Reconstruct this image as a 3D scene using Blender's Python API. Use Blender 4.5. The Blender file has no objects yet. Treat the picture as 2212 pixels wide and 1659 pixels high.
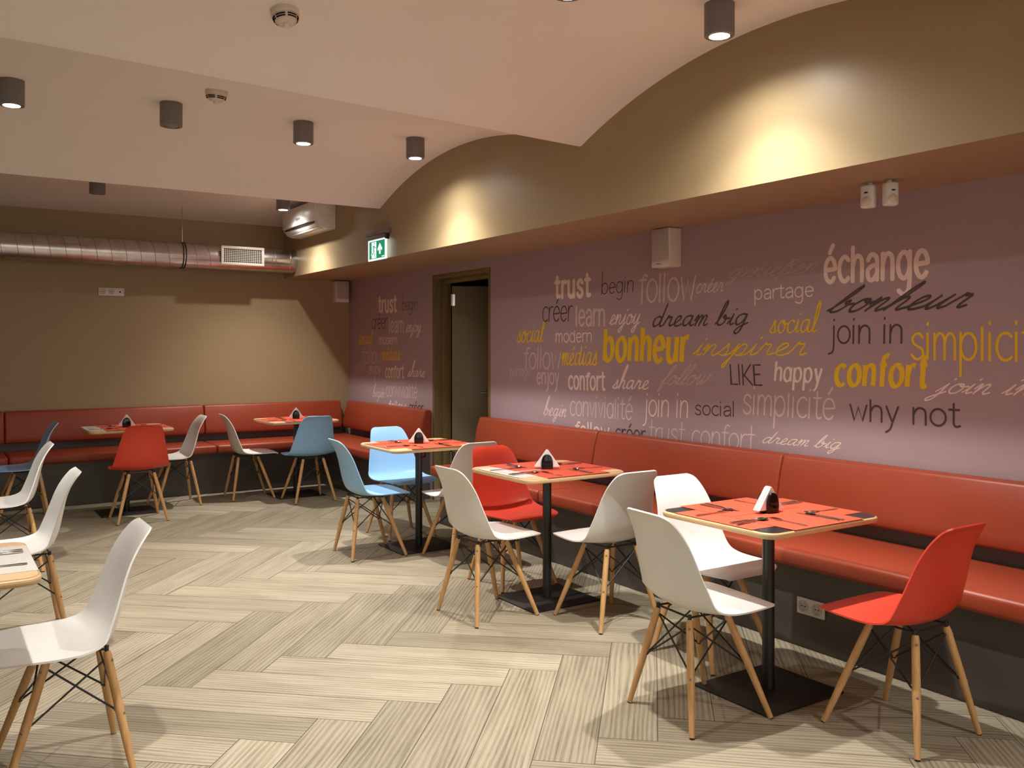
import bpy, bmesh, math, random
from mathutils import Vector, Matrix

random.seed(7)
S = bpy.context.scene
COL = S.collection
PI = math.pi
R = math.radians

# ------------------------------------------------------------------ camera, world, exposure
YAW = 0.5799
FPX = 1928.29
cam_d = bpy.data.cameras.new('camera')
cam = bpy.data.objects.new('camera', cam_d)
COL.objects.link(cam)
cam.location = (0, 0, 1.4443)
cam.rotation_euler = (R(90), 0, -YAW)
cam_d.sensor_fit = 'HORIZONTAL'
cam_d.sensor_width = 36.0
cam_d.lens = 36.0 * FPX / 2212.0
cam_d.shift_y = -(829.5 - 753.98) / 2212.0
cam_d.clip_start = 0.05
cam_d.clip_end = 60
S.camera = cam

world = bpy.data.worlds.new('world')
S.world = world
world.use_nodes = True
world.node_tree.nodes['Background'].inputs[0].default_value = (1.0, 0.93, 0.84, 1)
world.node_tree.nodes['Background'].inputs[1].default_value = 1.35

S.view_settings.view_transform = 'Standard'
S.view_settings.look = 'None'
S.view_settings.gamma = 1.0
S.view_settings.exposure = 0.42
S.view_settings.use_curve_mapping = False
S.cycles.max_bounces = 12
S.cycles.diffuse_bounces = 8
S.cycles.glossy_bounces = 4
S.cycles.use_denoising = True
S.cycles.caustics_reflective = False
S.cycles.caustics_refractive = False
S.cycles.sample_clamp_indirect = 6.0

LAMP_W = 150.0         # central beam of a lamp
SPILL_W = 62.0         # wide spill of a lamp
LAMP_COL = (1.0, 0.955, 0.885)

# ------------------------------------------------------------------ room dimensions
XM = 4.06          # mural wall
YB = 9.625         # back wall
XS = 3.294         # front face of the beam over the bench
ZS = 2.2246        # underside of the beam
XL, YF = -3.6, -3.4
DOOR_Y0, DOOR_Y1, DOOR_H = 6.535, 7.587, 2.15
VAULTS = [(-2.85, 2.955), (0.0, 2.955), (2.85, 2.965), (5.70, 2.95), (8.555, 2.95)]
VR = 3.55

def ridge_z(y, x):
    """height of the ridge at about y between two vaults; the middle one rises away from the beam"""
    return 2.662 + (.0265 * (XS - x) if 4 < y < 4.6 else 0)

def vault_z(y, x=XS):
    for c, a in VAULTS:
        if abs(y - c) <= 1.4275:
            drop = VR - math.sqrt(VR * VR - (y - c) ** 2)
            full = VR - math.sqrt(VR * VR - 1.4275 ** 2)
            return a - drop * (a - ridge_z(c + (1.4275 if y > c else -1.4275), x)) / full
    return ridge_z(y, x)

def vault_slope(y, x=XS):
    return (vault_z(y + .01, x) - vault_z(y - .01, x)) / .02

# ------------------------------------------------------------------ materials
def srgb(r, g, b):
    f = lambda c: (c / 255 / 12.92) if c / 255 <= .04045 else ((c / 255 + .055) / 1.055) ** 2.4
    return (f(r), f(g), f(b), 1)

class N:
    """small helper round a material's node tree"""
    def __init__(s, name):
        s.m = bpy.data.materials.new(name)
        s.m.use_nodes = True
        s.t = s.m.node_tree
        s.b = s.t.nodes['Principled BSDF']
    def node(s, typ, **kw):
        n = s.t.nodes.new(typ)
        for k, v in kw.items():
            setattr(n, k, v)
        return n
    def link(s, a, b):
        s.t.links.new(a, b)
    def coord(s, kind='Object', scale=(1, 1, 1)):
        tc = s.node('ShaderNodeTexCoord')
        mp = s.node('ShaderNodeMapping')
        mp.inputs['Scale'].default_value = scale
        s.link(tc.outputs[kind], mp.inputs['Vector'])
        return mp.outputs[0]
    def noise(s, vec, scale, detail=4, rough=.55):
        n = s.node('ShaderNodeTexNoise')
        n.inputs['Scale'].default_value = scale
        n.inputs['Detail'].default_value = detail
        n.inputs['Roughness'].default_value = rough
        if vec is not None:
            s.link(vec, n.inputs['Vector'])
        return n.outputs['Fac']
    def ramp(s, fac, stops):
        r = s.node('ShaderNodeValToRGB')
        e = r.color_ramp.elements
        while len(e) < len(stops):
            e.new(.5)
        for i, (p, c) in enumerate(stops):
            e[i].position = p
            e[i].color = c
        s.link(fac, r.inputs[0])
        return r.outputs[0]
    def bump(s, h, strength=.2, dist=.01):
        b = s.node('ShaderNodeBump')
        b.inputs['Strength'].default_value = strength
        b.inputs['Distance'].default_value = dist
        s.link(h, b.inputs['Height'])
        s.link(b.outputs[0], s.b.inputs['Normal'])

def mul(c, k):
    return (c[0] * k, c[1] * k, c[2] * k, 1)

def plain(name, c, rough=.5, metal=0, var=.06, scale=8, bump=0, bscale=200, spec=.5, coat=0):
    n = N(name)
    v = n.coord()
    f = n.noise(v, scale)
    n.link(n.ramp(f, [(.3, mul(c, 1 - var)), (.7, mul(c, 1 + var))]), n.b.inputs['Base Color'])
    n.b.inputs['Roughness'].default_value = rough
    n.b.inputs['Metallic'].default_value = metal
    n.b.inputs['Specular IOR Level'].default_value = spec
    n.b.inputs['Coat Weight'].default_value = coat
    if bump:
        n.bump(n.noise(v, bscale, 3), bump, .002)
    return n.m

M = {}
M['ceiling'] = plain('ceiling_paint', (.90, .835, .795, 1), .6, var=.015, scale=1.5, bump=.05, bscale=60, spec=.25)
M['khaki'] = plain('khaki_wall_paint', (.355, .265, .148, 1), .42, var=.03, scale=2, bump=.05, bscale=90, spec=.35)
M['mauve'] = plain('mauve_wallpaper', (.375, .282, .305, 1), .55, var=.03, scale=1.2, bump=.04, bscale=120, spec=.3)
M['let_w'] = plain('lettering_cream', (.80, .66, .60, 1), .55, var=.02, spec=.3)
M['let_l'] = plain('lettering_rose_grey', (.63, .50, .49, 1), .55, var=.02, spec=.3)
M['let_f'] = plain('lettering_faint', (.55, .43, .435, 1), .55, var=.02, spec=.3)
M['let_d'] = plain('lettering_dark', (.085, .056, .062, 1), .55, var=.02, spec=.3)
M['let_y'] = plain('lettering_yellow', (.76, .52, .02, 1), .55, var=.04, spec=.3)
M['olive'] = plain('olive_door_paint', (.155, .112, .052, 1), .5, var=.05, scale=3)
M['door'] = plain('door_leaf_paint', (.20, .15, .085, 1), .45, var=.03, scale=2)
M['dark'] = plain('painted_dark', (.012, .011, .010, 1), .9, spec=.1)  # near-black, puts the shade of slots, holes and lobby into the colour
M['grey'] = plain('anthracite_laminate', (.085, .074, .068, 1), .35, var=.08, scale=3, spec=.45)
M['leather'] = plain('red_leatherette', (.30, .047, .019, 1), .42, var=.05, scale=3, bump=.12, bscale=260, spec=.45)
M['white_plastic'] = plain('white_plastic', (.74, .72, .69, 1), .32, var=.01)
M['white_shell'] = plain('white_chair_plastic', (.735, .725, .705, 1), .36, var=.01, spec=.45)
M['red_shell'] = plain('red_chair_plastic', (.62, .052, .027, 1), .38, var=.01, spec=.45)
M['blue_shell'] = plain('light_blue_chair_plastic', (.27, .50, .78, 1), .38, var=.01, spec=.45)
M['black_metal'] = plain('black_powder_coat', (.012, .011, .011, 1), .42, var=.2, scale=20, spec=.5)
M['lamp_grey'] = plain('grey_lamp_housing', (.19, .17, .175, 1), .45, var=.03, spec=.45)
M['steel'] = plain('polished_steel', (.62, .60, .57, 1), .16, metal=1, var=.03)
M['chrome'] = plain('chrome', (.7, .7, .7, 1), .12, metal=1, var=.02)
M['black_gloss'] = plain('black_glazed_ceramic', (.006, .0055, .0055, 1), .10, var=.1, spec=.35)
M['paper'] = plain('white_napkin_paper', (.80, .79, .77, 1), .85, var=.02, spec=.2)
M['black_laminate'] = plain('black_table_laminate', (.014, .012, .013, 1), .3, var=.1, spec=.5)
M['rubber'] = plain('black_rubber', (.015, .014, .013, 1), .7)
M['grille_white'] = plain('white_grille_paint', (.70, .64, .58, 1), .4, var=.02)
M['cream_plastic'] = plain('cream_plastic', (.68, .60, .50, 1), .4, var=.02)
M['reflector'] = plain('lamp_reflector', (.30, .27, .26, 1), .3, metal=.6, var=.1, scale=200)

def emis(name, c, k):
    n = N(name)
    n.b.inputs['Base Color'].default_value = (0, 0, 0, 1)
    n.b.inputs['Emission Color'].default_value = c
    n.b.inputs['Emission Strength'].default_value = k
    n.m.cycles.emission_sampling = 'NONE' if k > 5 else 'AUTO'
    return n.m
M['glow'] = emis('lamp_glow', (1, .97, .92, 1), 30)
M['sign_white'] = emis('exit_sign_white', (.80, .97, 1, 1), 1.25)
M['sign_green'] = emis('exit_sign_green', (.0, .22, .085, 1), .9)

def wood(name, c0, c1, scale=(30, 30, 2.2), rough=.45):
    n = N(name)
    v = n.coord('Object', scale)
    f = n.noise(v, 2.2, 6, .6)
    n.link(n.ramp(f, [(.28, c0), (.72, c1)]), n.b.inputs['Base Color'])
    n.b.inputs['Roughness'].default_value = rough
    n.bump(f, .05, .002)
    return n.m
M['leg_wood'] = wood('beech_leg_wood', (.47, .255, .095, 1), (.61, .36, .155, 1))
M['veneer'] = wood('oak_table_veneer', (.56, .37, .19, 1), (.68, .48, .275, 1), (3, 40, 40))
M['trim_wood'] = wood('olive_frame_wood', (.14, .095, .035, 1), (.21, .15, .062, 1), (30, 30, 1.5))

def plywood():
    n = N('plywood_edge')
    v = n.coord('Object', (0, 0, 1))
    w = n.node('ShaderNodeTexWave')
    w.bands_direction = 'Z'
    w.inputs['Scale'].default_value = 55
    w.inputs['Distortion'].default_value = .3
    n.link(v, w.inputs['Vector'])
    n.link(n.ramp(w.outputs['Fac'], [(.1, (.46, .28, .125, 1)), (.8, (.66, .46, .25, 1))]), n.b.inputs['Base Color'])
    n.b.inputs['Roughness'].default_value = .45
    return n.m
M['plywood'] = plywood()

def woven(name, c):
    n = N(name)
    v = n.coord('Object')
    w = n.node('ShaderNodeTexWave')
    w.bands_direction = 'DIAGONAL'
    w.inputs['Scale'].default_value = 70
    n.link(v, w.inputs['Vector'])
    n.link(n.ramp(w.outputs['Fac'], [(.15, mul(c, .68)), (.55, c)]), n.b.inputs['Base Color'])
    n.b.inputs['Roughness'].default_value = .55
    n.bump(w.outputs['Fac'], .35, .0008)
    return n.m
M['mat_red'] = woven('red_woven_vinyl', (.70, .085, .036, 1))
M['mat_white'] = woven('white_woven_vinyl', (.66, .63, .59, 1))

def galvanised():
    n = N('galvanised_duct')
    v = n.coord('Object', (2.5, 2.5, 2.5))
    f = n.noise(v, 3, 3)
    n.link(n.ramp(f, [(.3, (.50, .47, .46, 1)), (.7, (.66, .63, .62, 1))]), n.b.inputs['Base Color'])
    n.b.inputs['Metallic'].default_value = 1
    n.b.inputs['Roughness'].default_value = .27
    return n.m
M['duct'] = galvanised()

def plank_material():
    n = N('herringbone_oak_tile')
    uv = n.node('ShaderNodeUVMap')
    uv.uv_map = 'plank'
    at = n.node('ShaderNodeVertexColor')
    at.layer_name = 'tone'
    sep = n.node('ShaderNodeSeparateColor')
    n.link(at.outputs['Color'], sep.inputs[0])
    # coarse streaks along the plank and fine grain lines
    mp = n.node('ShaderNodeMapping'); mp.inputs['Scale'].default_value = (1.6, 120, 1)
    n.link(uv.outputs[0], mp.inputs[0])
    coarse = n.noise(mp.outputs[0], 2.0, 6, .6)
    mp2 = n.node('ShaderNodeMapping'); mp2.inputs['Scale'].default_value = (9, 400, 1)
    n.link(uv.outputs[0], mp2.inputs[0])
    fine = n.noise(mp2.outputs[0], 1.4, 4, .65)
    # cathedral figure: widely distorted bands across the plank
    mp3 = n.node('ShaderNodeMapping'); mp3.inputs['Scale'].default_value = (.55, 5.5, 1)
    n.link(uv.outputs[0], mp3.inputs[0])
    wv = n.node('ShaderNodeTexWave')
    wv.bands_direction = 'Y'
    wv.inputs['Scale'].default_value = 2.6
    wv.inputs['Distortion'].default_value = 11
    wv.inputs['Detail'].default_value = 2
    wv.inputs['Detail Scale'].default_value = .55
    wv.inputs['Detail Roughness'].default_value = .4
    n.link(mp3.outputs[0], wv.inputs['Vector'])
    # broad cloudy tone along a plank
    mp4 = n.node('ShaderNodeMapping'); mp4.inputs['Scale'].default_value = (1.2, 7, 1)
    n.link(uv.outputs[0], mp4.inputs[0])
    cloud = n.noise(mp4.outputs[0], 1.6, 3, .5)
    a0 = n.node('ShaderNodeMix'); a0.data_type = 'FLOAT'; a0.inputs[0].default_value = .40
    n.link(coarse, a0.inputs[2]); n.link(cloud, a0.inputs[3])
    a = n.node('ShaderNodeMix'); a.data_type = 'FLOAT'; a.inputs[0].default_value = .27
    n.link(a0.outputs[0], a.inputs[2]); n.link(fine, a.inputs[3])
    b = n.node('ShaderNodeMix'); b.data_type = 'FLOAT'; b.inputs[0].default_value = .125
    n.link(a.outputs[0], b.inputs[2]); n.link(wv.outputs['Fac'], b.inputs[3])
    col = n.ramp(b.outputs[0], [(.33, (.145, .115, .074, 1)), (.44, (.300, .258, .182, 1)), (.53, (.405, .360, .270, 1)), (.68, (.50, .457, .356, 1))])
    tone = n.node('ShaderNodeMix'); tone.data_type = 'RGBA'; tone.blend_type = 'MULTIPLY'; tone.inputs[0].default_value = 1
    n.link(col, tone.inputs[6])
    tr = n.ramp(sep.outputs[0], [(0, (.72, .71, .685, 1)), (1, (1.05, 1.04, 1.03, 1))])
    n.link(tr, tone.inputs[7])
    n.link(tone.outputs[2], n.b.inputs['Base Color'])
    n.link(n.ramp(b.outputs[0], [(.3, (.50, .5, .5, 1)), (.7, (.36, .36, .36, 1))]), n.b.inputs['Roughness'])
    n.b.inputs['Specular IOR Level'].default_value = .38
    n.bump(b.outputs[0], .22, .002)
    return n.m
M['plank'] = plank_material()
M['grout'] = plain('floor_joint', (.07, .056, .04, 1), .8)

# ------------------------------------------------------------------ mesh helpers
def merge(dst, src, mat=0, mtx=None):
    mp = {}
    for v in src.verts:
        mp[v] = dst.verts.new(mtx @ v.co if mtx else v.co)
    for f in src.faces:
        try:
            nf = dst.faces.new([mp[v] for v in f.verts])
            nf.material_index = mat
        except ValueError:
            pass
    src.free()

def box(bm, x0, x1, y0, y1, z0, z1, bev=0, seg=2, mat=0, mtx=None):
    t = bmesh.new()
    vs = [t.verts.new((x, y, z)) for x in (x0, x1) for y in (y0, y1) for z in (z0, z1)]
    for q in ((0, 1, 3, 2), (4, 6, 7, 5), (0, 4, 5, 1), (2, 3, 7, 6), (0, 2, 6, 4), (1, 5, 7, 3)):
        t.faces.new([vs[i] for i in q])
    if bev:
        bmesh.ops.bevel(t, geom=list(t.edges), offset=bev, segments=seg, affect='EDGES', profile=.5)
    bmesh.ops.recalc_face_normals(t, faces=t.faces)
    merge(bm, t, mat, mtx)

def frame_of(d):
    d = Vector(d).normalized()
    a = Vector((0, 0, 1)) if abs(d.z) < .9 else Vector((1, 0, 0))
    u = d.cross(a).normalized()
    return u, d.cross(u).normalized()

def tube(bm, pts, rad, seg=10, caps=True, mat=0):
    """a round bar through points; rad is one radius or one per point"""
    pts = [Vector(p) for p in pts]
    if not hasattr(rad, '__len__'):
        rad = [rad] * len(pts)
    rings = []
    u = v = None
    for i, p in enumerate(pts):
        d = (pts[min(i + 1, len(pts) - 1)] - pts[max(i - 1, 0)])
        if u is None:
            u, v = frame_of(d)
        else:
            d.normalize()
            u = (u - d * u.dot(d)).normalized()
            v = d.cross(u)
        rings.append([bm.verts.new(p + (u * math.cos(2 * PI * k / seg) + v * math.sin(2 * PI * k / seg)) * rad[i]) for k in range(seg)])
    for a, b in zip(rings, rings[1:]):
        for k in range(seg):
            f = bm.faces.new((a[k], a[(k + 1) % seg], b[(k + 1) % seg], b[k]))
            f.material_index = mat
    if caps:
        for r_ in (rings[0][::-1], rings[-1]):
            f = bm.faces.new(r_)
            f.material_index = mat

def lathe(bm, prof, seg=32, mat=0, mtx=None, cap=True):
    t = bmesh.new()
    rings = []
    for r_, z in prof:
        rings.append([t.verts.new((r_ * math.cos(2 * PI * k / seg), r_ * math.sin(2 * PI * k / seg), z)) for k in range(seg)])
    for a, b in zip(rings, rings[1:]):
        for k in range(seg):
            t.faces.new((a[k], a[(k + 1) % seg], b[(k + 1) % seg], b[k]))
    if cap:
        t.faces.new(rings[0][::-1])
        t.faces.new(rings[-1])
    bmesh.ops.recalc_face_normals(t, faces=t.faces)
    merge(bm, t, mat, mtx)

def prism(bm, poly, axis, a, b, bev=0, seg=2, mat=0, mtx=None):
    """extrude a 2D polygon along an axis: X: poly=(y,z)  Y: poly=(x,z)  Z: poly=(x,y)"""
    def P(p, t):
        return {'X': (t, p[0], p[1]), 'Y': (p[0], t, p[1]), 'Z': (p[0], p[1], t)}[axis]
    t = bmesh.new()
    A = [t.verts.new(P(p, a)) for p in poly]
    B = [t.verts.new(P(p, b)) for p in poly]
    n = len(poly)
    t.faces.new(A)
    t.faces.new(B[::-1])
    for i in range(n):
        t.faces.new((A[i], B[i], B[(i + 1) % n], A[(i + 1) % n]))
    bmesh.ops.recalc_face_normals(t, faces=t.faces)
    if bev:
        bmesh.ops.bevel(t, geom=[e for e in t.edges if e.calc_face_angle(0) > .5], offset=bev, segments=seg, affect='EDGES', profile=.5)
    merge(bm, t, mat, mtx)

def rrect(hx, hy, r, n=6):
    out = []
    for cx, cy, a0 in ((hx - r, hy - r, 0), (-hx + r, hy - r, 90), (-hx + r, -hy + r, 180), (hx - r, -hy + r, 270)):
        for k in range(n + 1):
            a = R(a0 + 90 * k / n)
            out.append((cx + r * math.cos(a), cy + r * math.sin(a)))
    return out

def obj(name, bm, mats, parent=None, smooth=35, loc=None, rotz=0):
    me = bpy.data.meshes.new(name)
    bm.to_mesh(me)
    bm.free()
    for m in (mats if isinstance(mats, (list, tuple)) else [mats]):
        me.materials.append(m)
    if smooth:
        me.shade_smooth()
        me.set_sharp_from_angle(angle=R(smooth))
    o = bpy.data.objects.new(name, me)
    COL.objects.link(o)
    if parent:
        o.parent = parent
    if loc:
        o.location = loc
    if rotz:
        o.rotation_euler = (0, 0, rotz)
    return o

def tag(o, label, cat, group=None, kind=None):
    o['label'] = label
    o['category'] = cat
    if group:
        o['group'] = group
    if kind:
        o['kind'] = kind
    return o

def thing(name, label, cat, loc=(0, 0, 0), rotz=0, group=None):
    o = bpy.data.objects.new(name, None)
    o.empty_display_size = .1
    COL.objects.link(o)
    o.location = loc
    o.rotation_euler = (0, 0, rotz)
    return tag(o, label, cat, group)

def struct(name, bm, mats, parent=None, smooth=30, label=None):
    o = obj(name, bm, mats, parent, smooth)
    if parent is None:
        o['kind'] = 'structure'
        if label:
            o['label'] = label
    return o

def dup(o, parent=None):
    c = o.copy()
    COL.objects.link(c)
    if parent:
        c.parent = parent
    for ch in list(o.children):
        dup(ch, c)
    return c

def nb():
    return bmesh.new()

# ------------------------------------------------------------------ floor: herringbone planks
def build_floor():
    Wp, n = .2185, 5
    th = R(47.8)
    b = Vector((math.cos(th), math.sin(th)))
    a = Vector((math.sin(th), -math.cos(th)))
    P0 = Vector((2.512, 3.395))
    bm = nb()
    uvl = bm.loops.layers.uv.new('plank')
    cl = bm.loops.layers.color.new('tone')
    g = .0017
    rnd = random.Random(3)
    def quad(u0, u1, v0, v1, along_u):
        def W(u, v):
            p = P0 + a * (u * Wp) + b * ((v + 4) * Wp)
            return (p.x, p.y, 0)
        c = W((u0 + u1) / 2, (v0 + v1) / 2)
        if not (XL - .8 < c[0] < XM + .8 and YF - .8 < c[1] < YB + .8):
            return
        e = g / Wp
        cs = [(u0 + e, v0 + e), (u1 - e, v0 + e), (u1 - e, v1 - e), (u0 + e, v1 - e)]
        f = bm.faces.new([bm.verts.new(W(*q)) for q in cs])
        off = (rnd.uniform(0, 50), rnd.uniform(0, 50))
        t = rnd.random()
        for l, q in zip(f.loops, cs):
            l[uvl].uv = ((q[0] * Wp if along_u else q[1] * Wp) + off[0], (q[1] * Wp if along_u else q[0] * Wp) + off[1])
            l[cl] = (t, t, t, 1)
    for i in range(-70, 70):
        for j in range(-70, 70):
            m = (i - j) % (2 * n)
            if m == 0:
                quad(i, i + n, j, j + 1, True)
            elif m == n:
                # top cell of a vertical plank: cells j-n+1 .. j
                quad(i, i + 1, j - n + 1, j + 1, False)
    for co, no in (((XM, 0, 0), (1, 0, 0)), ((XL, 0, 0), (-1, 0, 0)), ((0, YB, 0), (0, 1, 0)), ((0, YF, 0), (0, -1, 0))):
        bmesh.ops.bisect_plane(bm, geom=bm.verts[:] + bm.edges[:] + bm.faces[:], plane_co=co, plane_no=no, clear_outer=True)
    bmesh.ops.recalc_face_normals(bm, faces=bm.faces)
    for f in bm.faces:
        if f.normal.z < 0:
            f.normal_flip()
    box(bm, XL, XM, YF, YB, -.06, -.0006, mat=1)
    struct('floor', bm, [M['plank'], M['grout']], smooth=0, label='greige oak-look herringbone plank floor')
build_floor()

# ------------------------------------------------------------------ room shell
bm = nb()
box(bm, XL - .15, XM + .15, YB, YB + .15, 0, 3.1)
struct('wall_back', bm, M['khaki'], label='khaki painted back wall')
bm = nb()
box(bm, XL - .15, XL, YF, YB, 0, 3.1)
struct('wall_left', bm, M['khaki'])
# behind the camera: sill, header, posts; open bays added to admit fill light
bm = nb()
box(bm, XL - .15, XM + .15, YF - .15, YF, 0, .30)
box(bm, XL - .15, XM + .15, YF - .15, YF, 2.55, 3.1)
for k in range(4):
    x = XL + (XM - XL) * k / 3
    box(bm, x - .10, x + .10, YF - .15, YF, .30, 2.55)
struct('wall_front', bm, M['khaki'])
bm = nb()
box(bm, XM, XM + .15, YF, DOOR_Y0, 0, ZS + .02)
box(bm, XM, XM + .15, DOOR_Y1, YB, 0, ZS + .02)
box(bm, XM, XM + .15, DOOR_Y0, DOOR_Y1, DOOR_H, ZS + .02)
wall_right = struct('wall_right', bm, M['mauve'], label='mauve mural wall printed with words')
bm = nb()
box(bm, XS, XM + .15, YF, YB, ZS, 3.1)
struct('ceiling_soffit', bm, M['khaki'], label='khaki boxed beam above the bench')

# vaulted ceiling
bm = nb()
pts = []
for c, a in VAULTS:
    y0, y1 = max(c - 1.4205, YF), min(c + 1.4205, YB)
    for k in range(41):
        y = y0 + (y1 - y0) * k / 40
        pts.append(y)
t0 = [bm.verts.new((XL, y, vault_z(y, XL))) for y in pts]
t1 = [bm.verts.new((XS, y, vault_z(y, XS))) for y in pts]
for i in range(len(pts) - 1):
    bm.faces.new((t0[i], t1[i], t1[i + 1], t0[i + 1]))
u0 = [bm.verts.new((x, y, 3.12)) for x, y in ((XL, YF), (XS, YF), (XS, YB), (XL, YB))]
bm.faces.new(u0)
bmesh.ops.recalc_face_normals(bm, faces=bm.faces)
struct('ceiling', bm, M['ceiling'], smooth=20, label='white barrel-vaulted plaster ceiling')

# ------------------------------------------------------------------ door in the mural wall
door = bpy.data.objects.new('door_1', None)
COL.objects.link(door)
door['kind'] = 'structure'
door['label'] = 'half open olive door in the mural wall'
bm = nb()
JD = .16
for (ya, yb) in ((DOOR_Y1 - .035, DOOR_Y1), (DOOR_Y0, DOOR_Y0 + .035)):
    box(bm, XM - .004, XM + JD, ya, yb, 0, DOOR_H, .002)
box(bm, XM - .004, XM + JD, DOOR_Y0 + .035, DOOR_Y1 - .035, DOOR_H - .035, DOOR_H, .002)
# stepped stop and inner lining
for (ya, yb) in ((DOOR_Y1 - .075, DOOR_Y1 - .035), (DOOR_Y0 + .035, DOOR_Y0 + .075)):
    box(bm, XM + .075, XM + JD, ya, yb, 0, DOOR_H - .035, .003)
box(bm, XM + .075, XM + JD, DOOR_Y0 + .075, DOOR_Y1 - .075, DOOR_H - .075, DOOR_H - .035, .003)
obj('frame', bm, M['trim_wood'], door)
leaf_ang = R(-28)
lp = Vector((XM + JD + .004, DOOR_Y1 - .08, 0))
mt = Matrix.Translation(lp) @ Matrix.Rotation(leaf_ang, 4, 'Z')
bm = nb()
box(bm, .002, .47, -.022, .022, .008, DOOR_H - .10, .003, mtx=mt)
leaf = obj('leaf', bm, M['door'], door)
bm = nb()
hy = -.022
tube(bm, [mt @ Vector((.395, hy, 1.03)), mt @ Vector((.395, hy - .05, 1.03))], .010, 12)
tube(bm, [mt @ Vector((.395, hy - .05, 1.03)), mt @ Vector((.28, hy - .05, 1.03))], .009, 12)
lathe(bm, [(.024, 0), (.024, .006), (.018, .009)], 20, mtx=mt @ Matrix.Translation((.395, hy, 1.03)) @ Matrix.Rotation(R(90), 4, 'X'))
obj('handle', bm, M['chrome'], leaf)
for hz in (.35, 1.86):
    bm = nb()
    tube(bm, [mt @ Vector((-.004, hy - .006, hz)), mt @ Vector((-.004, hy - .006, hz + .11))], .009, 12)
    box(bm, 0, .03, hy - .002, hy + .001, hz, hz + .11, mtx=mt)
    obj('hinge', bm, M['steel'], leaf)
# unlit lobby behind the door, its darkness painted on walls and ceiling
bm = nb()
box(bm, XM + .15, XM + 1.7, 5.6, 8.6, -.06, -.001)
struct('floor_lobby', bm, M['grout'])
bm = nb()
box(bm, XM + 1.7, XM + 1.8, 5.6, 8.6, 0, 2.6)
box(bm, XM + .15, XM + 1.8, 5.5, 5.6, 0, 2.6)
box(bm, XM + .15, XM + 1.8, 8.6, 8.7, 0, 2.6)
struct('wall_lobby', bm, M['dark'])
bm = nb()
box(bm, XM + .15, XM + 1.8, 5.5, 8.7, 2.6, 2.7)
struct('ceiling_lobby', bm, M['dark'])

# ------------------------------------------------------------------ mural lettering (single stroke pens with a width)
def arc(cx, cy, rx, ry, a0, a1, n=16):
    return [(cx + rx * math.cos(R(a0 + (a1 - a0) * k / n)), cy + ry * math.sin(R(a0 + (a1 - a0) * k / n))) for k in range(n + 1)]

def crv(pts, n=7):
    out = []
    P = [pts[0]] + list(pts) + [pts[-1]]
    for i in range(1, len(P) - 2):
        p0, p1, p2, p3 = P[i - 1], P[i], P[i + 1], P[i + 2]
        for k in range(n):
            t = k / n
            out.append(tuple(.5 * (2 * p1[j] + (p2[j] - p0[j]) * t + (2 * p0[j] - 5 * p1[j] + 4 * p2[j] - p3[j]) * t * t + (3 * p1[j] - p0[j] - 3 * p2[j] + p3[j]) * t ** 3) for j in (0, 1)))
    out.append(tuple(pts[-1]))
    return out

def loop(cx=.38, rx=.36):
    return arc(cx, .5, rx, .5, 55, 415, 24)

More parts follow.
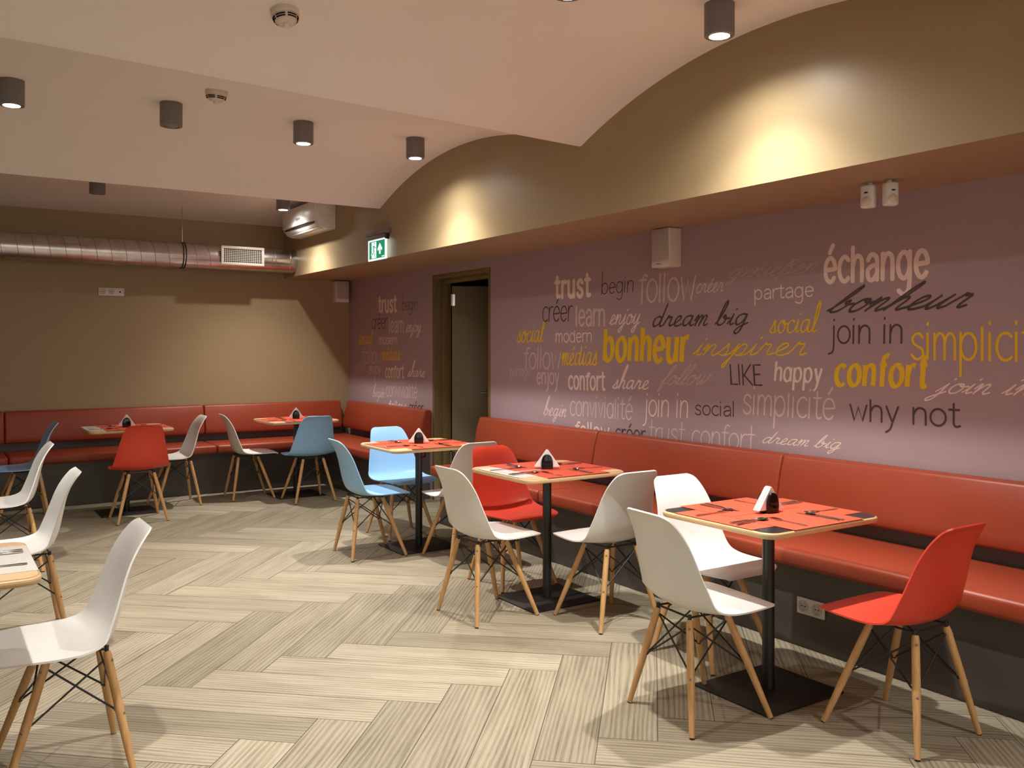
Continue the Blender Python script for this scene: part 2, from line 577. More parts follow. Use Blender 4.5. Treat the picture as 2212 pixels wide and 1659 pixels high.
def glyph(ch, A, a2=False):
    """print letters: x-height 1, ascender A; returns strokes and advance"""
    D = -.62
    if ch == 'a':
        if a2:
            return [crv([(.08, .80), (.22, .97), (.42, 1.0), (.62, .90), (.68, .68), (.68, 0)]), crv([(.68, .58), (.35, .55), (.10, .42), (.06, .2), (.2, .01), (.45, .03), (.68, .26)])], .84
        return [loop(), [(.74, 1), (.74, 0)]], .92
    if ch in 'bp':
        st = [(.05, A), (.05, 0)] if ch == 'b' else [(.05, 1), (.05, D)]
        return [st, arc(.41, .5, .36, .5, 155, 515, 24)], .94
    if ch == 'c':
        return [arc(.40, .5, .38, .5, 48, 312, 18)], .76
    if ch == 'd':
        return [loop(), [(.74, A), (.74, 0)]], .95
    if ch in 'eé':
        s = [[(.04, .50), (.73, .54)], arc(.385, .5, .36, .5, 5, 318, 20)]
        if ch == 'é':
            s.append([(.34, 1.22), (.56, 1.52)])
        return s, .86
    if ch == 'f':
        return [crv([(.58, A - .05), (.42, A), (.27, A - .12), (.22, A - .4), (.22, .5), (.22, -.03)]), [(0, 1), (.5, 1)]], .56
    if ch == 'g':
        return [loop(), crv([(.74, 1), (.74, .4), (.74, -.1), (.66, -.48), (.38, D), (.08, -.48)])], .94
    if ch == 'h':
        return [[(.05, A), (.05, 0)], crv([(.05, .55), (.18, .88), (.40, 1.0), (.62, .88), (.68, .6), (.68, 0)])], .86
    if ch == 'i':
        return [[(.06, 1), (.06, 0)], [(.06, 1.34), (.075, 1.40)]], .32
    if ch == 'j':
        return [crv([(.22, 1), (.22, .3), (.22, -.2), (.14, -.52), (-.10, D)]), [(.22, 1.34), (.235, 1.40)]], .42
    if ch == 'l':
        return [[(.06, A), (.06, 0)]], .30
    if ch == 'm':
        return [[(.05, 1), (.05, 0)], crv([(.05, .6), (.16, .9), (.34, 1.0), (.50, .86), (.54, .6), (.54, 0)]), crv([(.54, .6), (.65, .9), (.83, 1.0), (.99, .86), (1.03, .6), (1.03, 0)])], 1.22
    if ch == 'n':
        return [[(.05, 1), (.05, 0)], crv([(.05, .55), (.18, .88), (.40, 1.0), (.62, .88), (.68, .6), (.68, 0)])], .86
    if ch == 'o':
        return [loop(.40, .38)], .90
    if ch == 'r':
        return [[(.05, 1), (.05, 0)], crv([(.05, .55), (.16, .86), (.34, .99), (.52, .96)])], .58
    if ch == 's':
        return [crv([(.60, .84), (.46, .98), (.26, .98), (.10, .82), (.14, .62), (.34, .5), (.56, .38), (.62, .18), (.46, .01), (.22, 0), (.05, .16)])], .76
    if ch == 't':
        T = max(1.3, min(A, 1.5))
        return [crv([(.22, T), (.22, .6), (.22, .2), (.32, .01), (.52, .06)]), [(0, 1), (.48, 1)]], .60
    if ch == 'u':
        return [crv([(.05, 1), (.05, .4), (.12, .1), (.34, 0), (.56, .12), (.68, .45)]), [(.68, 1), (.68, 0)]], .86
    if ch == 'v':
        return [[(.02, 1), (.32, 0), (.62, 1)]], .72
    if ch == 'w':
        return [[(.02, 1), (.26, 0), (.50, .85), (.74, 0), (.98, 1)]], 1.10
    if ch == 'y':
        return [[(.04, 1), (.36, .04)], crv([(.68, 1), (.40, .1), (.25, -.4), (.02, D)])], .80
    if ch == 'k':
        return [[(.05, A), (.05, 0)], [(.6, 1), (.08, .42)], [(.22, .56), (.64, 0)]], .74
    if ch == 'ß':
        return [crv([(.0, D * .6), (.08, .2), (.16, 1.1), (.34, 1.62), (.56, 1.55), (.56, 1.25), (.34, .95), (.62, .7), (.62, .25), (.42, 0), (.24, .1)])], .84
    if ch == 'L':
        return [[(.05, A), (.05, .02), (.62, .02)]], .66
    if ch == 'I':
        return [[(.08, A), (.08, 0)]], .30
    if ch == 'K':
        return [[(.05, A), (.05, 0)], [(.75, A), (.08, .7)], [(.2, .8), (.85, 0)]], .92
    if ch == 'E':
        return [[(.62, A), (.06, A), (.06, 0), (.66, 0)], [(.06, A * .52), (.55, A * .54)]], .74
    return [], .55

def script(ch, A):
    """joined letters; every letter starts near (0,.12) and leaves at (adv,.12)"""
    D = -.85
    if ch == 'a':
        return [crv([(.72, .90), (.50, 1.0), (.22, .86), (.10, .45), (.22, .04), (.46, .08), (.66, .50), (.74, .95)]), crv([(.74, .95), (.70, .4), (.74, .06), (.88, .02), (1.02, .16)])], 1.02
    if ch == 'b':
        return [crv([(0, .12), (.22, .7), (.40, A * .8), (.36, A), (.24, A * .85), (.14, .8), (.14, .2), (.30, 0), (.54, .10), (.66, .5), (.56, .92), (.44, .80), (.62, .62), (.92, .66)])], .90
    if ch == 'c':
        return [crv([(.62, .84), (.46, 1.0), (.20, .84), (.10, .42), (.22, .05), (.45, .0), (.72, .18)])], .72
    if ch == 'd':
        return [crv([(.72, .86), (.48, 1.0), (.20, .84), (.10, .42), (.22, .03), (.46, .08), (.68, .5), (.84, A)]), crv([(.84, A), (.74, .5), (.76, .06), (.90, .02), (1.04, .16)])], 1.04
    if ch in 'eé':
        s = [crv([(0, .12), (.30, .40), (.54, .74), (.46, .98), (.26, .90), (.14, .48), (.24, .06), (.46, .0), (.76, .18)])]
        if ch == 'é':
            s.append([(.40, 1.25), (.62, 1.55)])
        return s, .74
    if ch == 'f':
        return [crv([(0, .12), (.30, .8), (.50, A * .85), (.42, A), (.30, A * .8), (.24, .3), (.22, -.4), (.26, D), (.40, -.5), (.36, .05), (.62, .2)])], .60
    if ch == 'g':
        return [crv([(.72, .90), (.50, 1.0), (.22, .86), (.10, .45), (.22, .04), (.46, .08), (.66, .50), (.74, .95)]), crv([(.74, .95), (.70, .1), (.62, -.55), (.42, D), (.26, -.62), (.50, -.2), (1.0, .16)])], 1.0
    if ch == 'h':
        return [crv([(0, .12), (.26, .8), (.42, A * .85), (.34, A), (.22, A * .75), (.14, .6), (.12, 0)]), crv([(.12, .1), (.26, .72), (.46, 1.0), (.60, .80), (.58, .2), (.70, 0), (.90, .16)])], .90
    if ch == 'i':
        return [crv([(0, .12), (.16, .6), (.24, 1.0)]), crv([(.24, 1.0), (.18, .3), (.26, .02), (.46, .16)]), [(.30, 1.42), (.36, 1.52)]], .46
    if ch == 'j':
        return [crv([(0, .12), (.2, .6), (.32, 1.0)]), crv([(.32, 1.0), (.26, .1), (.16, -.6), (-.06, D), (-.16, -.6), (.16, -.2), (.52, .16)]), [(.40, 1.42), (.46, 1.52)]], .52
    if ch == 'l':
        return [crv([(0, .12), (.26, .8), (.40, A * .85), (.30, A), (.18, A * .75), (.12, .4), (.20, .02), (.46, .16)])], .44
    if ch == 'm':
        return [crv([(0, .5), (.10, .95), (.18, .9), (.14, 0)]), crv([(.14, .1), (.30, .82), (.44, .98), (.50, .8), (.44, 0)]), crv([(.44, .1), (.62, .82), (.76, .98), (.84, .8), (.78, .2), (.90, 0), (1.08, .16)])], 1.08
    if ch == 'n':
        return [crv([(0, .5), (.10, .95), (.18, .9), (.14, 0)]), crv([(.14, .1), (.32, .82), (.48, .98), (.58, .8), (.54, .2), (.66, 0), (.86, .16)])], .86
    if ch == 'o':
        return [crv([(.50, .98), (.24, .92), (.10, .45), (.26, .02), (.54, .06), (.68, .5), (.56, .95), (.42, .86), (.60, .70), (.90, .74)])], .84
    if ch == 'p':
        return [crv([(0, .12), (.2, .7), (.26, 1.0)]), crv([(.26, 1.0), (.16, 0), (.08, -.6), (.0, D - .25), (-.10, D), (.10, -.3), (.24, .3), (.44, .95), (.68, .84), (.66, .3), (.44, .0), (.30, .1)]), crv([(.44, 0), (.7, .02), (.90, .16)])], .88
    if ch == 'r':
        return [crv([(0, .12), (.18, .8), (.24, 1.06), (.30, .90), (.52, .88), (.50, .3), (.60, .02), (.80, .16)])], .78
    if ch == 's':
        return [crv([(0, .12), (.28, .72), (.38, 1.02), (.44, .6), (.48, .2), (.30, .0), (.10, .10)]), crv([(.30, 0), (.5, .02), (.70, .16)])], .66
    if ch == 't':
        return [crv([(0, .12), (.2, .8), (.30, 1.5)]), crv([(.30, 1.5), (.2, .4), (.26, .02), (.5, .16)]), [(.06, 1.0), (.5, 1.06)]], .50
    if ch == 'u':
        return [crv([(0, .12), (.16, .6), (.22, 1.0), (.16, .4), (.24, .02), (.44, .12), (.66, .8), (.70, 1.0)]), crv([(.70, 1.0), (.62, .3), (.72, .02), (.92, .16)])], .90
    if ch == 'v':
        return [crv([(.05, .7), (.16, 1.0), (.26, .5), (.34, .02), (.56, .5), (.66, .98), (.86, .74)])], .82
    if ch == 'w':
        return [crv([(.0, .5), (.14, 1.0), (.18, .4), (.30, .02), (.50, .5), (.54, .95)]), crv([(.54, .95), (.56, .3), (.66, .02), (.88, .5), (.96, .98), (1.16, .8)])], 1.12
    if ch == 'y':
        return [crv([(0, .12), (.16, .7), (.22, 1.0), (.18, .4), (.30, .04), (.52, .3), (.70, 1.0)]), crv([(.70, 1.0), (.62, 0), (.50, -.6), (.28, D), (.16, -.62), (.46, -.2), (.92, .16)])], .90
    if ch == 'ß':
        return [crv([(0, .12), (.18, .9), (.40, 1.62), (.32, .6), (.12, -.5)]), crv([(.40, 1.62), (.70, 1.55), (.66, 1.1), (.42, .9), (.72, .7), (.66, .15), (.40, .02), (.98, .16)])], .96
    return [], .60

#            weight slant nib  kind
STYLES = {
    'bold':     (.27, .00, 0, 'p'), 'cond2': (.19, .00, 0, 'p'), 'cond': (.155, .00, 0, 'd'),
    'thin':     (.090, .06, 0, 'p'), 'thinb': (.100, .00, 0, 'p'), 'hand': (.115, .02, 0, 'p'),
    'fine':     (.070, .55, 0, 's'), 'script': (.135, .30, 0, 's'), 'scriptb': (.24, .28, 1, 's'),
    'scriptb2': (.21, .45, 1, 's'), 'scriptx': (.27, .70, 1, 's'), 'scriptm': (.15, .18, 1, 's'),
    'sans':     (.130, .00, 0, 'p'), 'mono': (.135, .00, 0, 'd'), 'mono2': (.135, .00, 0, 'd'),
    'brush':    (.25, .10, 1, 'p'), 'brush2': (.20, .12, 1, 'p'), 'round': (.19, .02, 0, 'd'), 'caps': (.15, -.06, 0, 'p'),
}
#  word, style, colour, y at the start, baseline z, y at the end, baseline z, x-height, ascender
WORDS = [
    ('trust', 'bold', 'w', 5.6, 1.84, 5.14, 1.836, 0.118, 1.2),
    ('begin', 'thin', 'd', 5.023, 1.839, 4.675, 1.84, 0.077, 2.1),
    ('follow', 'thin', 'l', 4.617, 1.762, 4.076, 1.753, 0.15, 1.22),
    ('créer', 'script', 'l', 4.074, 1.798, 3.843, 1.797, 0.054, 1.7),
    ('genießen', 'fine', 'f', 3.794, 1.873, 3.159, 1.864, 0.049, 1.7),
    ('créer', 'thin', 'd', 5.761, 1.661, 5.36, 1.656, 0.114, 1.7),
    ('learn', 'cond', 'l', 5.328, 1.619, 4.981, 1.614, 0.115, 1.22),
    ('enjoy', 'script', 'w', 4.939, 1.62, 4.604, 1.616, 0.067, 1.7),
    ('dream big', 'scriptb', 'd', 4.482, 1.596, 3.644, 1.59, 0.063, 2.3),
    ('social', 'scriptm', 'y', 6.128, 1.5, 5.743, 1.503, 0.088, 1.8),
    ('modern', 'sans', 'w', 5.581, 1.497, 5.135, 1.496, 0.067, 1.25),
    ('bonheur', 'brush', 'y', 5.009, 1.362, 4.12, 1.362, 0.161, 1.4),
    ('inspirer', 'script', 'y', 4.104, 1.405, 3.227, 1.411, 0.068, 2.0),
    ('follow', 'thin', 'l', 6.017, 1.285, 5.51, 1.294, 0.124, 1.35),
    ('médias', 'scriptm', 'y', 5.506, 1.323, 5.059, 1.33, 0.09, 1.5),
    ('partage', 'thin', 'f', 6.223, 1.218, 5.931, 1.231, 0.056, 1.2),
    ('enjoy', 'cond', 'l', 5.839, 1.168, 5.535, 1.175, 0.086, 1.3),
    ('confort', 'cond2', 'w', 5.422, 1.144, 4.976, 1.151, 0.095, 1.25),
    ('share', 'scriptb', 'w', 4.904, 1.167, 4.516, 1.175, 0.056, 2.9),
    ('follow', 'fine', 'l', 4.411, 1.21, 3.941, 1.224, 0.059, 2.2),
    ('LIKE', 'caps', 'd', 3.787, 1.231, 3.541, 1.234, 0.069, 1.7),
    ('begin', 'scriptb', 'l', 5.752, 0.928, 5.438, 0.929, 0.056, 2.7),
    ('convivialité', 'thin', 'l', 5.399, 0.945, 4.682, 0.958, 0.105, 1.3),
    ('join in', 'thin', 'w', 4.547, 0.994, 4.148, 1.007, 0.106, 1.3),
    ('social', 'mono', 'd', 4.087, 1.031, 3.762, 1.039, 0.059, 1.5),
    ('simplicité', 'thin', 'l', 3.692, 1.062, 3.044, 1.066, 0.112, 1.15),
    ('follow', 'cond2', 'w', 5.336, 0.79, 4.932, 0.80, 0.08, 1.35),
    ('créer', 'mono', 'd', 4.869, 0.808, 4.547, 0.816, 0.075, 1.3),
    ('trust confort', 'thin', 'l', 4.516, 0.826, 3.596, 0.847, 0.094, 1.5),
    ('dream big', 'scriptb2', 'w', 3.541, 0.9, 3.004, 0.913, 0.034, 2.0),
    ('échange', 'round', 'w', 3.119, 1.804, 2.504, 1.795, 0.129, 1.35),
    ('partage', 'mono', 'w', 3.602, 1.735, 3.182, 1.734, 0.055, 1.3),
    ('bonheur', 'scriptx', 'd', 3.103, 1.642, 2.288, 1.64, 0.062, 2.1),
    ('social', 'scriptm', 'y', 3.495, 1.537, 3.156, 1.538, 0.069, 2.4),
    ('join in', 'hand', 'd', 3.059, 1.475, 2.651, 1.475, 0.091, 1.3),
    ('simplicité', 'thinb', 'y', 2.607, 1.397, 1.917, 1.391, 0.124, 1.2),
    ('happy', 'brush2', 'w', 3.458, 1.262, 3.122, 1.262, 0.077, 1.45),
    ('confort', 'brush', 'y', 3.051, 1.25, 2.504, 1.26, 0.108, 1.45),
    ('join in', 'scriptb2', 'w', 2.482, 1.234, 2.021, 1.241, 0.045, 1.7),
    ('why not', 'mono2', 'd', 2.957, 1.072, 2.35, 1.077, 0.08, 1.35),
]
REPEAT = 3.226          # the wallpaper motif starts again beyond the door
COLI = {'w': 0, 'l': 1, 'f': 2, 'd': 3, 'y': 4}

def word_mesh(bm, txt, style, col, ya, za, yb, zb, xh, A):
    wgt, slant, nib, kind = STYLES[style]
    span = ya - yb
    hw = wgt * xh / 2
    gap, sx = 0, 1
    for it in range(6):
        strokes, x = [], 0
        for ch in txt:
            st, adv = script(ch, A) if kind == 's' else glyph(ch, A, kind == 'd')
            for s in st:
                strokes.append([(x + px + slant * py, py) for px, py in s])
            x += adv + (gap if kind != 's' else 0)
        xs = [p[0] for s in strokes for p in s if 0 <= p[1] <= 1.02] or [0, 1]
        lo, hi = min(xs), max(xs)
        sx = (span - 2 * hw) / (hi - lo)
        gap = max(0, (1.75 * hw - .06 * xh) / sx)
    def W(p):
        u = hw + (p[0] - lo) * sx
        return Vector((u, p[1] * xh + za + (zb - za) * u / span))
    eps = 0
    for s in strokes:
        P = [W(p) for p in s]
        Q = [P[0]]
        for p in P[1:]:
            if (p - Q[-1]).length > .0006:
                Q.append(p)
        P = Q
        if len(P) < 2:
            P = [P[0], P[0] + Vector((.001, .001))]
        eps += 1
        X = XM - .0008 - .00005 * (eps % 9)
        L, Rr = [], []
        for i, p in enumerate(P):
            d = (P[min(i + 1, len(P) - 1)] - P[max(i - 1, 0)]).normalized()
            nrm = Vector((-d.y, d.x))
            k = hw
            if nib:
                ang = math.atan2(d.y, d.x)
                k = hw * (.55 + .55 * abs(math.sin(ang - R(28))))
            if 0 < i < len(P) - 1:
                d1, d2 = (P[i] - P[i - 1]).normalized(), (P[i + 1] - P[i]).normalized()
                c = max(.6, math.sqrt(max(0, (1 + d1.dot(d2)) / 2)))
                k = k / c
            L.append(p + nrm * k)
            Rr.append(p - nrm * k)
        mk = lambda q, i=0: bm.verts.new((X - .00004 * i / len(P), ya - q.x, q.y))
        Lv, Rv = [mk(q, i) for i, q in enumerate(L)], [mk(q, i) for i, q in enumerate(Rr)]
        for i in range(len(P) - 1):
            f = bm.faces.new((Lv[i], Lv[i + 1], Rv[i + 1], Rv[i]))
            f.material_index = COLI[col]
        if style not in ('brush', 'brush2'):
            for e, j in ((0, 1), (len(P) - 1, len(P) - 2)):
                d = (P[e] - P[j]).normalized()
                nrm = Vector((-d.y, d.x))
                k = (L[e] - P[e]).length
                ring = [mk(P[e] + nrm * k * math.cos(R(a_)) + d * k * math.sin(R(a_))) for a_ in range(0, 181, 30)]
                for v_ in ring:
                    v_.co.x += .00002 if e == 0 else -.00006
                f = bm.faces.new(ring)
                f.material_index = COLI[col]

bm = nb()
for w_ in WORDS:
    word_mesh(bm, *w_)
    t_, st_, c_, ya, za, yb, zb, xh, A_ = w_
    if yb + REPEAT > DOOR_Y1 + .02:
        word_mesh(bm, t_, st_, c_, ya + REPEAT, za, yb + REPEAT, zb, xh, A_)
for f in bm.faces:
    f.normal_update()
    if f.normal.x > 0:
        f.normal_flip()
obj('lettering', bm, [M['let_w'], M['let_l'], M['let_f'], M['let_d'], M['let_y']], wall_right, smooth=0)

# ------------------------------------------------------------------ downlights
def make_downlight(lit, length):
    t = thing('downlight', '', 'ceiling light')
    r_ = .066
    bm = nb()
    lathe(bm, [(r_ - .002, .004), (r_, 0), (r_, -length + .002), (r_ - .002, -length), (r_ - .012, -length), (r_ - .012, -length + .012), (.001, -length + .012)], 40)
    obj('housing', bm, M['lamp_grey'], t)
    bm = nb()
    lathe(bm, [(r_ - .012, -length + .002), (r_ - .014, -length - .001), (r_ - .021, -length - .001), (r_ - .021, -length + .004)], 40, cap=False)
    obj('rim', bm, M['chrome'] if lit else M['lamp_grey'], t)
    bm = nb()
    lathe(bm, [(.001, -length - .005), (.020, -length - .004), (.036, -length - .001), (.044, -length + .004), (.044, -length + .010), (.001, -length + .010)], 32)
    if not lit:
        for k in range(3):
            lathe(bm, [(.010 + .012 * k, -length + .004), (.014 + .012 * k, -length + .001), (.017 + .012 * k, -length + .004)], 32, cap=False)
    obj('bulb', bm, M['glow'] if lit else M['reflector'], t)
    return t

PROTO = {}
def downlight(x, y, lit, label, power=1.0, group='cylinder downlights on the vaults'):
    key = lit
    z = vault_z(y, x)
    if key not in PROTO:
        t = PROTO[key] = make_downlight(lit, .142)
    else:
        t = dup(PROTO[key])
    t.location = (x, y, z)
    tag(t, label, 'ceiling light', group)
    if lit:
        for watt, ang in ((LAMP_W, 106), (SPILL_W, 160)):
            ld = bpy.data.lights.new('downlight_beam', 'SPOT')
            ld.energy = watt * power
            ld.color = LAMP_COL
            ld.spot_size = R(ang)
            ld.spot_blend = 1.0
            ld.shadow_soft_size = .03
            lo = bpy.data.objects.new('downlight_beam', ld)
            COL.objects.link(lo)
            lo.location = (x, y, z - .142 - .010)
    return t

for x, y, lit, label, power in [
    (.395, 5.72, True, 'lit grey cylinder downlight cut by the left frame edge', 1.0),
    (1.25, 5.72, False, 'unlit grey cylinder downlight in front of the small smoke detector', 1.0),
    (2.09, 5.72, True, 'lit grey cylinder downlight right of the unlit one, middle of the ceiling', 1.0),
    (2.92, 5.72, True, 'lit grey cylinder downlight just left of the second vault arc on the beam', 1.0),
    (2.92, 2.79, True, 'large lit grey cylinder downlight at the top of the frame, nearest the camera', 1.0),
    (1.25, 8.555, False, 'unlit grey downlight above the duct, half hidden by the vault edge', 1.0),
    (2.92, 8.555, True, 'lit downlight beside the air conditioner, mostly hidden by the vault edge', 1.0),
    (2.09, 2.79, True, 'lit downlight above the frame, second from the beam in the near row', 1.0),
    (.42, 2.79, True, 'lit downlight above the foreground white chair, outside the frame', .72),
    (2.92, -.05, True, 'lit downlight level with the camera, next to the beam', 1.0),
]:
    downlight(x, y, lit, label, power)

# ------------------------------------------------------------------ smoke detectors
def smoke_detector(x, y, label, s=1.0):
    t = thing('smoke_detector', label, 'smoke detector', (x, y, vault_z(y, x)), 0, 'smoke detectors on the vaults')
    t.rotation_euler = (math.atan(vault_slope(y, x)), 0, R(15))
    t.scale = (s, s, s)
    bm = nb()
    lathe(bm, [(.058, .006), (.060, 0), (.060, -.020), (.056, -.026), (.052, -.027)], 40)
    obj('base', bm, M['cream_plastic'], t)
    bm = nb()
    lathe(bm, [(.052, -.024), (.051, -.030), (.046, -.046), (.038, -.055), (.026, -.058), (.001, -.058)], 40)
    head = obj('head', bm, M['cream_plastic'], t)
    bm = nb()
    for zz, rr in ((-.034, .0508), (-.043, .0476)):
        for k in range(6):
            pts = [((rr + .0012) * math.cos(R(a)), (rr + .0012) * math.sin(R(a)), zz) for a in range(60 * k + 6, 60 * k + 55, 6)]
            tube(bm, pts, .0028, 6)
    obj('slot', bm, M['dark'], t)
    bm = nb()
    lathe(bm, [(.013, -.057), (.013, -.066), (.010, -.072), (.001, -.073)], 20)
    obj('sensor_tip', bm, M['white_plastic'], t)
    return t
smoke_detector(1.27, 3.70, 'cream smoke detector at the top of the frame on the nearer vault')
smoke_detector(1.385, 5.20, 'cream smoke detector just right of the unlit downlight on the second vault', 1.04)

# ------------------------------------------------------------------ air duct with hanger and grille
duct = thing('air_duct', 'spiral galvanised air duct running along the back wall under the ceiling', 'air duct', (0, 9.31, 2.383))
DR = .127
bm = nb()
tube(bm, [(XL, 0, 0), (XS, 0, 0)], DR, 48)
obj('pipe', bm, M['duct'], duct)
bm = nb()
pts = []
x = XL + .02
n_t = int((2.44 - x) / .131 * 28)
for k in range(n_t):
    a = 2 * PI * k / 28
    pts.append((x + .131 * k / 28, (DR + .0004) * math.cos(a), (DR + .0004) * math.sin(a)))
tube(bm, pts, .0022, 5)
obj('spiral_seam', bm, M['lamp_grey'], duct)
for cx_ in (3.02, 3.06, 3.22):
    bm = nb()
    tube(bm, [(cx_, (DR + .001) * math.cos(2 * PI * k / 36), (DR + .001) * math.sin(2 * PI * k / 36)) for k in range(37)], .003, 6)
    obj('collar', bm, M['duct'], duct)
bm = nb()
for dx in (-.012, .012):
    tube(bm, [(2.14 + dx, (DR + .003) * math.cos(2 * PI * k / 40), (DR + .003) * math.sin(2 * PI * k / 40)) for k in range(41)], .0055, 6)
hang = obj('hanger_clamp', bm, M['black_metal'], duct)
bm = nb()
tube(bm, [(2.14, 0, DR), (2.14, 0, vault_z(9.31) - 2.383)], .004, 8)
obj('rod', bm, M['steel'], hang)
# grille: boot, frame and blades
gx0, gx1, gz0, gz1, gy = 2.485, 2.924, 2.302 - 2.383, 2.4915 - 2.383, 9.15 - 9.31
bm = nb()
box(bm, gx0 + .03, gx1 - .03, gy + .02, 0, gz0 + .02, gz1 - .02)
boot = obj('boot', bm, M['duct'], duct)
bm = nb()
fw = .026
box(bm, gx0, gx1, gy, gy + .02, gz0, gz0 + fw, .002)
box(bm, gx0, gx1, gy, gy + .02, gz1 - fw, gz1, .002)
box(bm, gx0, gx0 + fw, gy, gy + .02, gz0 + fw, gz1 - fw, .002)
box(bm, gx1 - fw, gx1, gy, gy + .02, gz0 + fw, gz1 - fw, .002)
grille = obj('grille', bm, M['grille_white'], duct)
bm = nb()
for k in range(1, 8):
    z = gz0 + fw + (gz1 - gz0 - 2 * fw) * k / 8
    box(bm, gx0 + fw, gx1 - fw, gy + .004, gy + .008, z - .0026, z + .0026)
for k in range(1, 19):
    x = gx0 + fw + (gx1 - gx0 - 2 * fw) * k / 19
    box(bm, x - .0022, x + .0022, gy + .006, gy + .016, gz0 + fw, gz1 - fw)
obj('blades', bm, M['grille_white'], grille)
bm = nb()
box(bm, gx0 + fw, gx1 - fw, gy + .0185, gy + .0198, gz0 + fw, gz1 - fw)
obj('shade_sheet', bm, M['dark'], grille)  # thin dark sheet that paints in the shade behind the blades

# ------------------------------------------------------------------ air conditioner on the beam
ac = thing('air_conditioner', 'white wall mounted air conditioner on the khaki beam near the corner', 'air conditioner', (XS, 8.60, 2.60))
HL = .468
prof = [(0, 0), (-.10, 0), (-.155, .018), (-.188, .055), (-.203, .11), (-.206, .20), (-.200, .262), (-.185, .27), (0, .27)]
bm = nb()
prism(bm, prof, 'Y', -HL, HL, .006, 3)
casing = obj('casing', bm, M['white_plastic'], ac)
bm = nb()
box(bm, -.2105, -.19, -HL + .012, HL - .012, .075, .262, .004)
obj('front_panel', bm, M['white_plastic'], ac)
bm = nb()
prism(bm, [(-.1955, .062), (-.1972, .067), (-.1925, .058), (-.1905, .054)], 'Y', -HL + .05, HL - .05)
obj('air_slot', bm, M['dark'], ac)
bm = nb()
prism(bm, [(-.150, .006), (-.153, .012), (-.105, -.001), (-.103, -.005)], 'Y', -HL + .04, HL - .04, .001)
obj('louver', bm, M['white_plastic'], ac)
bm = nb()
box(bm, -.2125, -.209, -.07, .05, .118, .148, .002)
obj('display', bm, M['reflector'], ac)
bm = nb()
box(bm, -.2120, -.209, .40, .425, .092, .108, .002)
obj('badge', bm, M['lamp_grey'], ac)
bm = nb()
for k in range(7):
    box(bm, -.14, -.075, -HL - .0008, -HL, .15 + .012 * k, .154 + .012 * k)
box(bm, -.145, -.07, -HL - .0004, -HL, .14, .245)
obj('rating_sticker', bm, M['paper'], ac)

# ------------------------------------------------------------------ exit sign
ex = thing('exit_sign', 'green and white illuminated exit sign with running figure under the air conditioner end', 'exit sign', (XS, 7.10, 2.215))
bm = nb()
box(bm, -.062, 0, -.200, .200, .215, .262, .006)
box(bm, -.054, -.016, -.192, .192, .178, .213, .005)
obj('housing', bm, M['lamp_grey'], ex)
bm = nb()
box(bm, -.056, -.014, -.1955, -.190, .165, .225, .004)
obj('end_cap', bm, M['black_metal'], ex)
PW, PH = .182, .180
def sgn(name, poly, mat, x, t=.0008):
    bm = nb()
    prism(bm, [(-u, z) for u, z in poly], 'X', x - t, x)
    return obj(name, bm, mat, plate, smooth=0)
bm = nb()
box(bm, -.040, -.030, -PW, PW, 0, PH)
plate = obj('light_panel', bm, M['sign_white'], ex)
rc = lambda a, b, c, d: [(a, c), (b, c), (b, d), (a, d)]
# u to the right seen from the room: -PW .. PW
sgn('green_field', rc(-.158, .158, .014, .166), M['sign_green'], -.0402)
sgn('doorway', rc(-.105, -.012, .020, .158), M['sign_white'], -.0412)
sgn('arrow', [(.062, .142), (.108, .094), (.100, .076), (.076, .092), (.076, .048), (.048, .048), (.048, .092), (.024, .076), (.016, .094)], M['sign_white'], -.0412)
sgn('ground_step', [(-.122, .052), (-.105, .046), (-.105, .062)], M['sign_white'], -.0412)
bm = nb()
def limb(pts, w):
    for p, q in zip(pts, pts[1:]):
        d = Vector((q[0] - p[0], q[1] - p[1])).normalized()
        nn = Vector((-d.y, d.x)) * w
        prism(bm, [(-(p[0] + nn.x), p[1] + nn.y), (-(q[0] + nn.x), q[1] + nn.y), (-(q[0] - nn.x), q[1] - nn.y), (-(p[0] - nn.x), p[1] - nn.y)], 'X', -.0424, -.0414)
limb([(-.056, .128), (-.064, .086)], .0095)
limb([(-.066, .126), (-.088, .114), (-.092, .098)], .0038)
limb([(-.052, .126), (-.034, .108), (-.014, .106)], .0038)
limb([(-.064, .090), (-.070, .060), (-.104, .054)], .0052)
limb([(-.060, .088), (-.044, .056), (-.034, .022)], .0052)
prism(bm, [(-(-.046 + .0085 * math.cos(R(a))), .146 + .010 * math.sin(R(a))) for a in range(0, 360, 24)], 'X', -.0424, -.0414)
obj('running_figure', bm, M['sign_green'], plate, smooth=0)
bm = nb()
for k in range(5):
    box(bm, -.0414, -.0404, -.152 + .011 * k, -.152 + .011 * k + .008, .021, .029)
obj('small_print', bm, M['sign_white'], plate, smooth=0)

# ------------------------------------------------------------------ wall speakers
def speaker(label, loc, rotz, dims, light=True):
    w, d, h = dims
    t = thing('wall_speaker', label, 'speaker', loc, rotz, 'small wall speakers under the beam')
    bm = nb()
    box(bm, -w / 2, w / 2, -d, 0, 0, h, .006, 3)
    obj('cabinet', bm, M['cream_plastic'], t)
    bm = nb()
    box(bm, -w / 2 + .004, w / 2 - .004, -d - .004, -d + .002, .042, h - .004, .003)
    obj('grille_cover', bm, M['lamp_cloth'], t)
    bm = nb()
    box(bm, -w / 2 + .004, w / 2 - .004, -d - .003, -d + .002, .003, .038, .003)
    strip = obj('base_strip', bm, M['white_plastic'], t)
    if light:
        bm = nb()
        for k in range(6):
            box(bm, -.034 + .008 * k, -.034 + .008 * k + .0055, -d - .0036, -d - .0028, .018, .025)
        box(bm, -.016, -.012, -d - .0036, -d - .0028, .009, .012)
        obj('badge', bm, M['lamp_grey'], strip, smooth=0)
    return t
